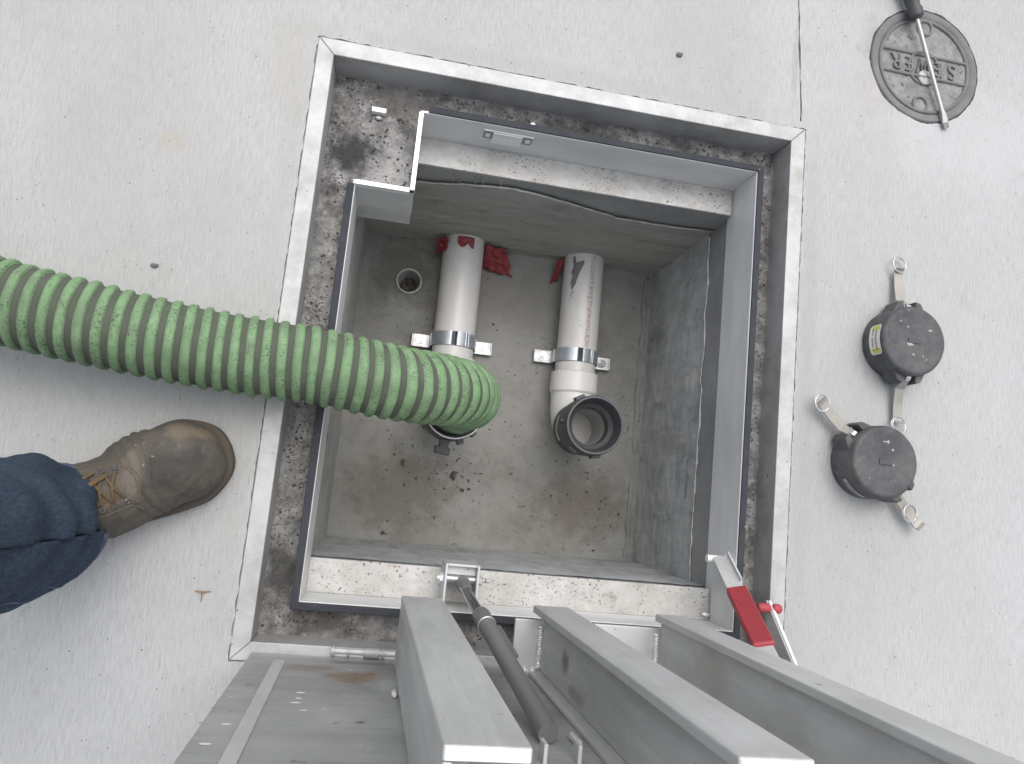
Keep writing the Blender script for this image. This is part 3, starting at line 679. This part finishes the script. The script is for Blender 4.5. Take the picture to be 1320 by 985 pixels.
cp = put('coupler', lathe(B(), (HX, AY, 0), [(.0515, cz-.02), (.0575, cz-.018), (.0585, cz+.03), (.0585, cz+.052), (.0565, cz+.058), (.050, cz+.06), (.048, cz+.10)], seg=64), M['black'], Hs, smooth=True)
bm = B(); torus(bm, (HX, AY, AT+.012), .0555, .0022, seg=60); put('clamp_band', bm, M['steel'], cp, smooth=True)
bm = lathe(B(), (HX, AY, 0), [(.053, AT-.006), (.0548, AT), (.0548, AT+.018), (.053, AT+.02)], seg=64, cap0=False, cap1=False); put('clamp_sleeve', bm, M['black'], cp, smooth=True)
for a, ln in ((262, .027), (8, .020), (215, .012), (318, .010), (290, .014)):
    c, s = math.cos(R_(a)), math.sin(R_(a)); wd = .011 if ln > .015 else .007
    q = [(r*c-k*s, r*s+k*c) for r, k in ((.054, -wd), (.058+ln*.5, -wd*.7), (.058+ln*.5, -wd*1.5), (.058+ln, -wd*1.3), (.058+ln, wd*1.3), (.058+ln*.5, wd*1.2), (.058+ln*.5, wd*.7), (.054, wd))] if ln > .015 else [(r*c-k*s, r*s+k*c) for r, k in ((.054, -wd), (.058+ln*.6, -wd*.8), (.058+ln*.6, wd*.8), (.054, wd))]
    prism(B() if False else (bm := B()), [(HX+x, AY+y, cz+.01) for x, y in q], (0, 0, .026)); put('cam_lever' if ln > .015 else 'lug', bm, M['black'], cp, bevel=.0015)

# ---------------------------------------------------------------- black dust caps on the pavement
def dust_cap(C, ang, h, label, lab, levers):
    t = thing('dust_cap', label, 'hose cap', (C[0], C[1], 0), 'black dust caps on the concrete')
    r = .0585
    prof = [(r-.006, .0005), (r-.001, .001), (r, .004), (r, h*.55), (r-.0015, h*.58), (r-.0012, h-.005), (r-.004, h-.0008), (r-.008, h), (r-.011, h-.0006), (.02, h-.001), (.010, h-.0022), (.004, h-.0022)]
    bd = put('cap_body', lathe(B(), (C[0], C[1], 0), prof, seg=80), M['cap'], t, smooth=True, auto=50)
    for dx, dy, rr_ in [(random.uniform(-.036, .036), random.uniform(-.036, .036), random.uniform(.0008, .0024)) for _ in range(7)]:
        put('scuff', ball(B(), (C[0]+dx, C[1]+dy, h-.0009), rr_, 2, (random.uniform(.6, 2.6), random.uniform(.5, 1.3), .12), .9), M['debris2'], bd)
    put('moulding_mark', box(B(), C[0]-.010, C[0]+.012, C[1]-.0045, C[1]+.0045, h-.0022, h-.0007), M['black'], bd, bevel=.0006)
    for sgn, (lean, ringat, raise_) in zip((1, -1), levers):
        a = ang if sgn > 0 else ang+math.pi
        c, s = math.cos(a), math.sin(a)
        def W(u, v, z): return Vector((C[0]+u*c-v*s, C[1]+u*s+v*c, z))
        for vv in (-1, 1):   # pair of cheeks that hold the lever
            bm = B(); q = [(.050, vv*.011), (.069, vv*.011), (.066, vv*.021), (.048, vv*.030)]
            prism(bm, [W(u, v, .008) for u, v in q], (0, 0, h*.78-.008)); put('ear', bm, M['cap'], bd, bevel=.002)
        bm = tube(B(), [W(.0625, -.0135, .024), W(.0625, .0135, .024)], .003, 10); put('pivot_pin', bm, M['steel'], bd, smooth=True)
        L0 = .058; L1 = .128; zz = .012
        d = lean
        pts = [(.052, .030), (.060, .033), (.067, .026), (.075, .015+raise_*.3), (.10, .010+raise_*.7), (L1-.006, .008+raise_), (L1, .009+raise_*1.1), (L1+.004, .014+raise_*1.1)]
        bm = B(); wdt = .0085; pv = None; th = .0026
        rows = []
        for i, (u, z) in enumerate(pts):
            off = (u-.06)*math.tan(d); ww = wdt*(1 if i > 2 else .8)
            rows.append([bm.verts.new(W(u, off-ww, z)), bm.verts.new(W(u, off+ww, z)), bm.verts.new(W(u, off+ww, z+th)), bm.verts.new(W(u, off-ww, z+th))])
        for A, C2_ in zip(rows, rows[1:]):
            for k in range(4): bm.faces.new([A[k], A[(k+1) % 4], C2_[(k+1) % 4], C2_[k]])
        bm.faces.new(rows[0][::-1]); bm.faces.new(rows[-1])
        lv = put('lever', bm, M['steelarm'], t, bevel=.0008)
        off = (ringat-.06)*math.tan(d)
        bm = B(); torus(bm, W(ringat, off, .011+raise_*.8), .0135, .0010, (.1, .15, 1)); torus(bm, W(ringat-.0005, off+.0008, .0128+raise_*.8), .0135, .0010, (.15, .05, 1))
        put('pull_ring', bm, M['steel'], lv, smooth=True)
        bm = B(); tube(bm, [W(.058, -.004, .034), W(.058, .004, .034)], .006, 12); put('cam', bm, M['steel'], lv, smooth=True)
    a0, a1, z0, z1, col = lab
    lb = side_label(C[0], C[1], r+.0004, a0, a1, z0, z1, col, bd)
    n = 12
    for row in (0, 1):
        for k in range(n):
            if random.random() < .15: continue
            a = a0+(a1-a0)*(.12+.76*k/n); zb = z0+(z1-z0)*(.26+.30*row)
            side_label(C[0], C[1], r+.0007, a, a+(a1-a0)*.035, zb, zb+(z1-z0)*random.uniform(.1, .16), M['ink'], lb, 'label_print')
    if col is M['label']:
        for aa in (a0+(a1-a0)*.03, a0+(a1-a0)*.80):
            side_label(C[0], C[1], r+.0006, aa, aa+(a1-a0)*.16, z0+(z1-z0)*.18, z0+(z1-z0)*.9, M['labelyellow'], lb, 'label_patch')
    return t
M['label2'] = material('grey_worn_sticker', (.36, .36, .36), .5, var=(.2, .2, .2), vscale=150, bump=0)
dust_cap((.827, .298), R_(91), .053, 'upper of two black round dust caps, with a white and yellow sticker on its side', (158, 207, .020, .047, M['label']), [(R_(-2), .139, 0), (R_(2), .135, 0)])
dust_cap((.777, .096), R_(136), .058, 'lower black dust cap, its steel levers pointing up left and down right', (212, 256, .022, .033, M['label2']), [(R_(0), .125, .012), (R_(-4), .105, .010)])

# ---------------------------------------------------------------- sewer cleanout cover
CV = thing('cleanout_cover', 'round worn grey cast iron sewer cleanout cover under the screwdriver', 'manhole cover', (SC[0], SC[1], 0))
prof = [(SR, -.02), (SR, -.001), (SR-.002, .0012), (SR-.010, .0014), (SR-.013, .0002), (SR-.016, -.0025), (SR-.018, -.0028)]
put('rim_ring', lathe(B(), (SC[0], SC[1], 0), prof, seg=96, cap0=False, cap1=False), M['ironrim'], CV, smooth=True)
def plate_fn(u, v):
    a = 2*math.pi*u; r = (SR-.017)*v; x, y = r*math.cos(a), r*math.sin(a)
    return (SC[0]+x, SC[1]+y, -.0028+.0009*fbm((x, y, 0), 60))
cvp = put('cover_plate', sheet(plate_fn, 90, 30), M['iron'], CV, smooth=True, auto=80)
bm = B(); torus(bm, (SC[0], SC[1], -.0018), SR-.019, .0030, seg=80)
hb = .021
for s in (1, -1):
    L = math.sqrt((SR-.02)**2-hb**2); pts = [(SC[0]-L+2*L*k/20, SC[1]+s*hb+.0006*fbm((k, s, 0), 1), -.0016) for k in range(21)]; tube(bm, pts, .0028, 8)
torus(bm, (SC[0], SC[1]-.004, -.0018), .031, .0024, seg=50)
for a in (90, 265):
    torus(bm, (SC[0]+.075*math.cos(R_(a)), SC[1]+.075*math.sin(R_(a)), -.0015), .014, .0026, seg=30)
put('raised_ribs', bm, M['ironrim'], cvp, smooth=True)
for ch, x in zip('SEWER', (.055, .029, -.003, -.030, -.056)):
    bm = textmesh(ch, .040, .0026)
    bmesh.ops.remove_doubles(bm, verts=bm.verts, dist=1e-6)
    sx = .92 if ch != 'W' else .70
    for v in bm.verts:
        v.co = Vector((SC[0]+x-v.co.x*sx, SC[1]-v.co.y*1.02, -.0022+v.co.z+.0006))
    put('raised_letter', bm, M['ironrim'], cvp, bevel=.0006)
pg = put('plug', lathe(B(), (SC[0], SC[1]-.0235, 0), [(.0135, -.004), (.0135, .002), (.012, .0034), (.004, .0042)], seg=40), M['ledge'], CV, smooth=True)
put('plug_slot', box(B(), SC[0]-.013, SC[0]+.013, SC[1]-.025, SC[1]-.022, .0025, .0043), M['ironrim'], pg)
pg.rotation_euler = (0, 0, 0)

# ---------------------------------------------------------------- screwdriver
SD = thing('screwdriver', 'long flat-bladed screwdriver with a black handle lying across the sewer cover', 'screwdriver', (.885, .80, 0))
a = Vector((.845, .897, .017)); b_ = Vector((.9185, .705, .0055)); d = (b_-a).normalized()
side = d.cross(Vector((0, 0, 1))).normalized(); upv = side.cross(d)
sh = put('shaft', tube(B(), [a-d*.01, b_-d*.028], .0036, 16), M['steel2'], SD, smooth=True)
bm = B(); p = b_-d*.030
q0 = [p+side*s*.0035+upv*t*.0035 for s, t in ((-1, -1), (1, -1), (1, 1), (-1, 1))]; q1 = [b_-d*.010+side*s*.0058+upv*t*.0018 for s, t in ((-1, -1), (1, -1), (1, 1), (-1, 1))]; q3 = [b_+side*s*.0052+upv*t*.0007 for s, t in ((-1, -1), (1, -1), (1, 1), (-1, 1))]
hexa(bm, q0+q1); put('blade', bm, M['steel2'], sh); hexa(bm2 := B(), [v-d*.0 for v in q1]+q3); put('blade_tip', bm2, M['strut'], sh)
pts = [a+d*.004, a-d*.001, a-d*.012, a-d*.020, a-d*.03, a-d*.07, a-d*.105, a-d*.112]
put('handle', tube(B(), pts, [.007, .0125, .0135, .0105, .0125, .0155, .0145, .008], 12), M['grip'], SD, smooth=True)

# ---------------------------------------------------------------- person: one leg in jeans and a work boot
PE = thing('person', 'person in dark blue jeans and a worn brown work boot left of the hatch', 'person', (-.36, -.08, 0))
fa = R_(209.5)                                   # direction from toe towards the heel
toe = Vector((-.2045, .0165, 0)); fd = Vector((math.cos(fa), math.sin(fa), 0)); fs = Vector((-fd.y, fd.x, 0))   # fs points to the picture's bottom
def FW(u, v, z): return toe+fd*u+fs*v+Vector((0, 0, z))
rotm = Matrix.Rotation(fa, 4, 'Z')
bm = B()
for u, v, z, ru, rv, rz in ((.062, -.004, .044, .058, .055, .046), (.046, .003, .040, .042, .043, .038), (.10, -.006, .050, .062, .058, .048), (.15, .003, .052, .07, .053, .056), (.17, .002, .078, .055, .050, .052),
                        (.20, .003, .06, .07, .048, .06), (.25, .003, .055, .052, .044, .055), (.215, .002, .11, .055, .054, .06), (.225, .002, .15, .056, .057, .06), (.228, 0, .19, .056, .058, .06)):
    c = FW(u, v, z); ball(bm, c, 1, 4, (ru, rv, rz), 0, rotm)
me = bpy.data.meshes.new('tmp'); bm.to_mesh(me); bm.free(); o = bpy.data.objects.new('tmp', me); COL.objects.link(o)
rm = o.modifiers.new('r', 'REMESH'); rm.mode = 'VOXEL'; rm.voxel_size = .0028
sm = o.modifiers.new('s', 'SMOOTH'); sm.factor = .8; sm.iterations = 22
me2 = bpy.data.meshes.new_from_object(o.evaluated_get(bpy.context.evaluated_depsgraph_get())); bpy.data.objects.remove(o)
bm = B(); bm.from_mesh(me2)
bmesh.ops.bisect_plane(bm, geom=bm.verts[:]+bm.edges[:]+bm.faces[:], plane_co=(0, 0, .020), plane_no=(0, 0, -1), clear_outer=True)
inv = rotm.inverted()
for v in bm.verts:
    l = inv @ (v.co-toe); u, vv, z = l.x, l.y, l.z
    n = v.co.copy()
    cr = 0
    if z > .04: # flexing creases across the vamp, tongue ridge
        for uc, am in ((.088, .0022), (.100, .0028), (.113, .002)):
            cr -= am*math.exp(-((u-uc-.006*math.sin(vv*60))/.0028)**2)
        if u > .12: cr += .0022*math.exp(-((vv)/.011)**2)
        cr -= .0018*math.exp(-(((abs(vv)-.0175-(u-.12)*.02))/.0016)**2)*(1 if u > .118 and z > .06 else 0)
    cr += .0018*fbm(v.co, 30)+.0008*fbm(v.co, 90)
    # stitched toe cap step
    cr += .0012/(1+math.exp((u-.078+.9*vv*vv*10)/.0015)) if z > .03 else 0
    d = Vector((l.x*0, l.y, max(0, z-.03))); d = (rotm.to_3x3() @ d.normalized()) if d.length > 1e-5 else Vector((0, 0, 1))
    v.co = n+d*cr
boot = put('boot', bm, M['leather'], PE, smooth=True, auto=80)
# outsole with welt
def sole_out(k):
    pts = [(0.000, .0), (.003, .020), (.012, .036), (.03, .050), (.055, .0600), (.09, .0595), (.13, .055), (.17, .050), (.22, .047), (.26, .043), (.287, .030), (.296, .0)]
    half = spline([(u, v, 0) for u, v in pts], 6); loop_ = [(p.x, p.y) for p in half]+[(p.x, -p.y) for p in half[-2:0:-1]]
    c = (.14, .0); return [FW(c[0]+(u-c[0])*k-.002, v*k-.0035, 0) for u, v in loop_]
bm = B(); rr = []
for k, z in ((1.0, .0), (1.0, .010), (.98, .0125), (1.0, .016), (1.0, .0215), (.975, .0235), (.9, .0245)):
    rr.append([bm.verts.new(p+Vector((0, 0, z+(.001 if z else 0)))) for p in sole_out(k)])
for A, C in zip(rr, rr[1:]):
    for k in range(len(A)): bm.faces.new([A[k], A[(k+1) % len(A)], C[(k+1) % len(A)], C[k]])
bm.faces.new(rr[0][::-1]); bm.faces.new(rr[-1])
put('sole', bm, M['sole'], boot, smooth=True, auto=30)
# surface lookup for laces
from mathutils.bvhtree import BVHTree
bt = BVHTree.FromPolygons([v.co.copy()+Vector(PE.location) for v in boot.data.vertices], [tuple(p.vertices) for p in boot.data.polygons])
def on(u, v, up=.002):
    h = bt.ray_cast(FW(u, v, .4), Vector((0, 0, -1)))[0]
    if h is None: h = FW(u, v, .08)
    return h+Vector((0, 0, up))
def lace(p, q, r=.0023):
    n = 8; return [on(p[0]+(q[0]-p[0])*k/n, p[1]+(q[1]-p[1])*k/n, .0008+.0018*math.sin(math.pi*k/n)) for k in range(n+1)]
bm = B(); rows_ = [.122, .134, .146, .158]
for i, u in enumerate(rows_):
    tube(bm, lace((u, -.017), (u+.010, .017)), .0018, 8); tube(bm, lace((u, .017), (u+.010, -.017)), .0018, 8)
put('laces', bm, M['lace'], boot, smooth=True)
bm = B()
tube(bm, [on(.128, -.016, .004), on(.138, -.012, .008), on(.152, -.006, .011), on(.166, -.002, .012), on(.176, .002, .010)], [.002, .003, .0032, .0028, .002], 8, flat=.6)
tube(bm, [on(.176, .002, .010), on(.165, -.012, .009), on(.150, -.020, .006), on(.14, -.024, .004)], .0024, 8)
put('lace_bow', bm, M['lace'], boot, smooth=True)
bm = B()
for u in rows_+[.170]:
    for v in (-.0225, .0225):
        h, nrm, _, _ = bt.ray_cast(FW(u, v, .4), Vector((0, 0, -1)))
        if h: put('eyelet', torus(B(), h+nrm*.0005, .0028, .0009, nrm, 16, 6), M['rod'], boot, smooth=True)

def seam(uv, rr=.0007, n=10, name='seam'):
    pts = spline([(u, v, 0) for u, v in uv], n); return tube(B(), [on(p.x, p.y, .0004) for p in pts], rr, 6)
for uv in ([(.122, -.028), (.114, -.034), (.113, -.040)], [(.122, .028), (.114, .034), (.113, .040)], [(.118, -.027), (.107, -.012), (.104, 0), (.107, .012), (.118, .027)],
           [(.120, -.0285), (.150, -.0305), (.175, -.033)], [(.120, .0285), (.150, .0305), (.175, .033)], [(.114, -.027), (.103, -.012), (.100, 0), (.103, .012), (.114, .027)]):
    put('seam', seam(uv), M['lace2'], boot, smooth=True)
# jeans: one trouser leg from the hem over the boot up to the hip
def jean(u, v):
    th = 2*math.pi*u; z = .088+v*.80
    key = [(0, -.385, -.100, .066, .070), (.03, -.386, -.100, .070, .074), (.10, -.392, -.099, .074, .078), (.3, -.412, -.100, .083, .084), (.5, -.432, -.10, .092, .092), (.8, -.48, -.10, .11, .11), (1, -.52, -.10, .125, .12)]
    for k0, k1 in zip(key, key[1:]):
        if k0[0] <= v <= k1[0]: break
    f = (v-k0[0])/(k1[0]-k0[0]); cx, cy, rx, ry = [k0[i]+(k1[i]-k0[i])*f for i in (1, 2, 3, 4)]
    c, s = math.cos(th), math.sin(th)
    fo = .007*fbm((c*1.0, s*1.0, z*6), 1, 2)+.0055*math.sin(z*58+th*2.6+4*noise.noise(Vector((c, s, z*5))))*max(0, 1-v*2.2)*min(1, v/.05)+.001*fbm((c*4, s*4, z*30), 1, 3)
    hem = .006*math.sin(th-2.2)+.003*math.sin(3*th)
    if v < .08: z += hem*(1-v/.08)-.012*max(0, c)*(0)
    return (cx+c*(rx+fo), cy+s*(ry+fo), z)
bm = sheet(jean, 140, 150); bmesh.ops.remove_doubles(bm, verts=bm.verts, dist=1e-5)
jn = put('trouser_leg', bm, M['denim'], PE, smooth=True, auto=80)
sl_ = jn.modifiers.new('thick', 'SOLIDIFY'); sl_.thickness = .0025; sl_.offset = 1
bm = B(); 
for vv, r in ((.003, .0022), (.024, .0009), (.027, .0007)):
    path = [Vector(jean(k/120, vv)) for k in range(120)]; c = Vector((-.386, -.1, 0))
    path = [p+Vector(((p-c).x, (p-c).y, 0)).normalized()*.0028 for p in path]
    tube(bm, path, r, 6, close=True)
put('hem', bm, M['denimseam'], jn, smooth=True)
bm = B(); path = [Vector(jean(.845+.012*math.sin(v/14), v/140)) for v in range(0, 139)]; path = [p+(Vector((p.x+.4, p.y+.1, 0)).normalized()*.0026) for p in path]
tube(bm, path, .0011, 6); put('side_seam', bm, M['denimseam'], jn, smooth=True)

# ---------------------------------------------------------------- red plastic scraps by the pipes
def scrap(name, label, quad, seed, n=14, amp=.006):
    q = [Vector(p) for p in quad]
    def fn(u, v):
        p = q[0].lerp(q[1], u).lerp(q[3].lerp(q[2], u), v); e = Vector((fbm((u*3, v*3, seed), 1), fbm((u*3, v*3, seed+5), 1), fbm((u*4, v*4, seed+9), 1)))
        return p+e*amp
    o = put('plastic_scrap', sheet(fn, n, n), M['redtape'], smooth=True, auto=40)
    s = o.modifiers.new('t', 'SOLIDIFY'); s.thickness = .0006
    return tag(o, label, 'plastic scrap', 'scraps of red plastic round the pipes')
X1, X2 = .1275, .4015
scrap('a', 'red plastic flap lying on the pit floor just right of the left pipe', [(.174, .518, -.452), (.222, .518, -.475), (.248, .470, -.514), (.176, .480, -.510)], 1)
scrap('b', 'crumpled red plastic bunched left of the left pipe at the wall', [(.066, .517, -.455), (.088, .514, -.43), (.090, .490, -.452), (.070, .490, -.478)], 2)
o = bpy.data.objects
def arc_fn(u, v):
    a = R_(-22+44*u); r = PR+.0022+.002*fbm((u*3, v*3, 3), 1); y = .5195-.014*v-.010*v*abs(math.sin(u*5)); return (X1+r*math.sin(a), y, PZ+r*math.cos(a))
ob = put('plastic_scrap', sheet(arc_fn, 24, 8), M['redtape'], smooth=True, auto=40); s = ob.modifiers.new('t', 'SOLIDIFY'); s.thickness = .0006
tag(ob, 'narrow torn red plastic strip over the top of the left pipe', 'plastic scrap', 'scraps of red plastic round the pipes')
scrap('d', 'small dull red plastic piece left of the pipe with printing', [(.345, .519, -.485), (.354, .519, -.47), (.353, .478, -.513), (.335, .470, -.516)], 6, amp=.003)

# ---------------------------------------------------------------- grit, pebbles, twig
bm = B(); rng = random.Random(5)
cl_ = [(.19, .03, .05, 34), (.05, .05, .03, 12), (.43, .0, .06, 34), (.16, -.01, .03, 16), (.54, .15, .02, 14), (.2, .3, .2, 30), (.0, .2, .05, 10), (.5, -.09, .04, 16), (.12, .01, .04, 12)]
for cx, cy, sg, n in cl_:
    for k in range(n):
        x, y = rng.gauss(cx, sg), rng.gauss(cy, sg)
        if PX0+.01 < x < PX1-.01 and PY0+.01 < y < PY1-.01: ball(bm, (x, y, FZ+.0012), rng.choice((.0012, .0016, .0022, .003)), 1, (1, rng.uniform(.5, 1), .5), .5)
for x, y, r, sy in ((.155, .012, .006, 1.6), (.176, -.015, .005, .8), (.19, -.012, .004, .7), (.025, -.115, .004, 1), (.048, .03, .005, 1.2)):
    ball(bm, (x*1.05, y*1.05, FZ+.003), r, 2, (1, sy, .5), .5)
g_ = put('pit_grit', bm, M['debris']); g_['kind'] = 'stuff'; tag(g_, 'dark grit and crumbs scattered over the pit floor', 'grit')
bm = B(); rng = random.Random(9)
for k in range(420):
    x, y = rng.uniform(-.7, 1.3), rng.uniform(-.6, 1.1)
    if inside(offset(FO, .006), x, y) or (Vector((x, y))-Vector(SC)).length < SR+.004: continue
    ball(bm, (x, y, .0003), rng.choice((.0006, .0009, .0013)), 1, (1, rng.uniform(.5, 1), .5), .5)
g_ = put('pavement_grit', bm, M['stone']); g_['kind'] = 'stuff'; tag(g_, 'fine dark grit sprinkled over the pavement', 'grit')
for (x, y, r, sc, lb) in ((.4135, .744, .0042, (1.3, .9, .8), 'small dark pebble on the concrete above the far edge of the hatch'),
                          (-.345, .262, .0040, (1.2, .8, .7), 'small dark pebble on the concrete above the green hose')):
    bm = B(); ball(bm, (x, y, r*.5), r, 3, sc, .35); tag(put('pebble', bm, M['stone'], smooth=True), lb, 'pebble', 'pebbles on the concrete')
bm = B(); tube(bm, [(-.224, -.181, .002), (-.213, -.1815, .0028), (-.203, -.180, .002)], [.0008, .0013, .0006], 6); tube(bm, [(-.214, -.182, .0035), (-.2145, -.195, .0015)], [.001, .0006], 6)
tag(put('twig', bm, M['twig'], smooth=True), 'tiny brown twig cross on the concrete below the boot', 'twig')
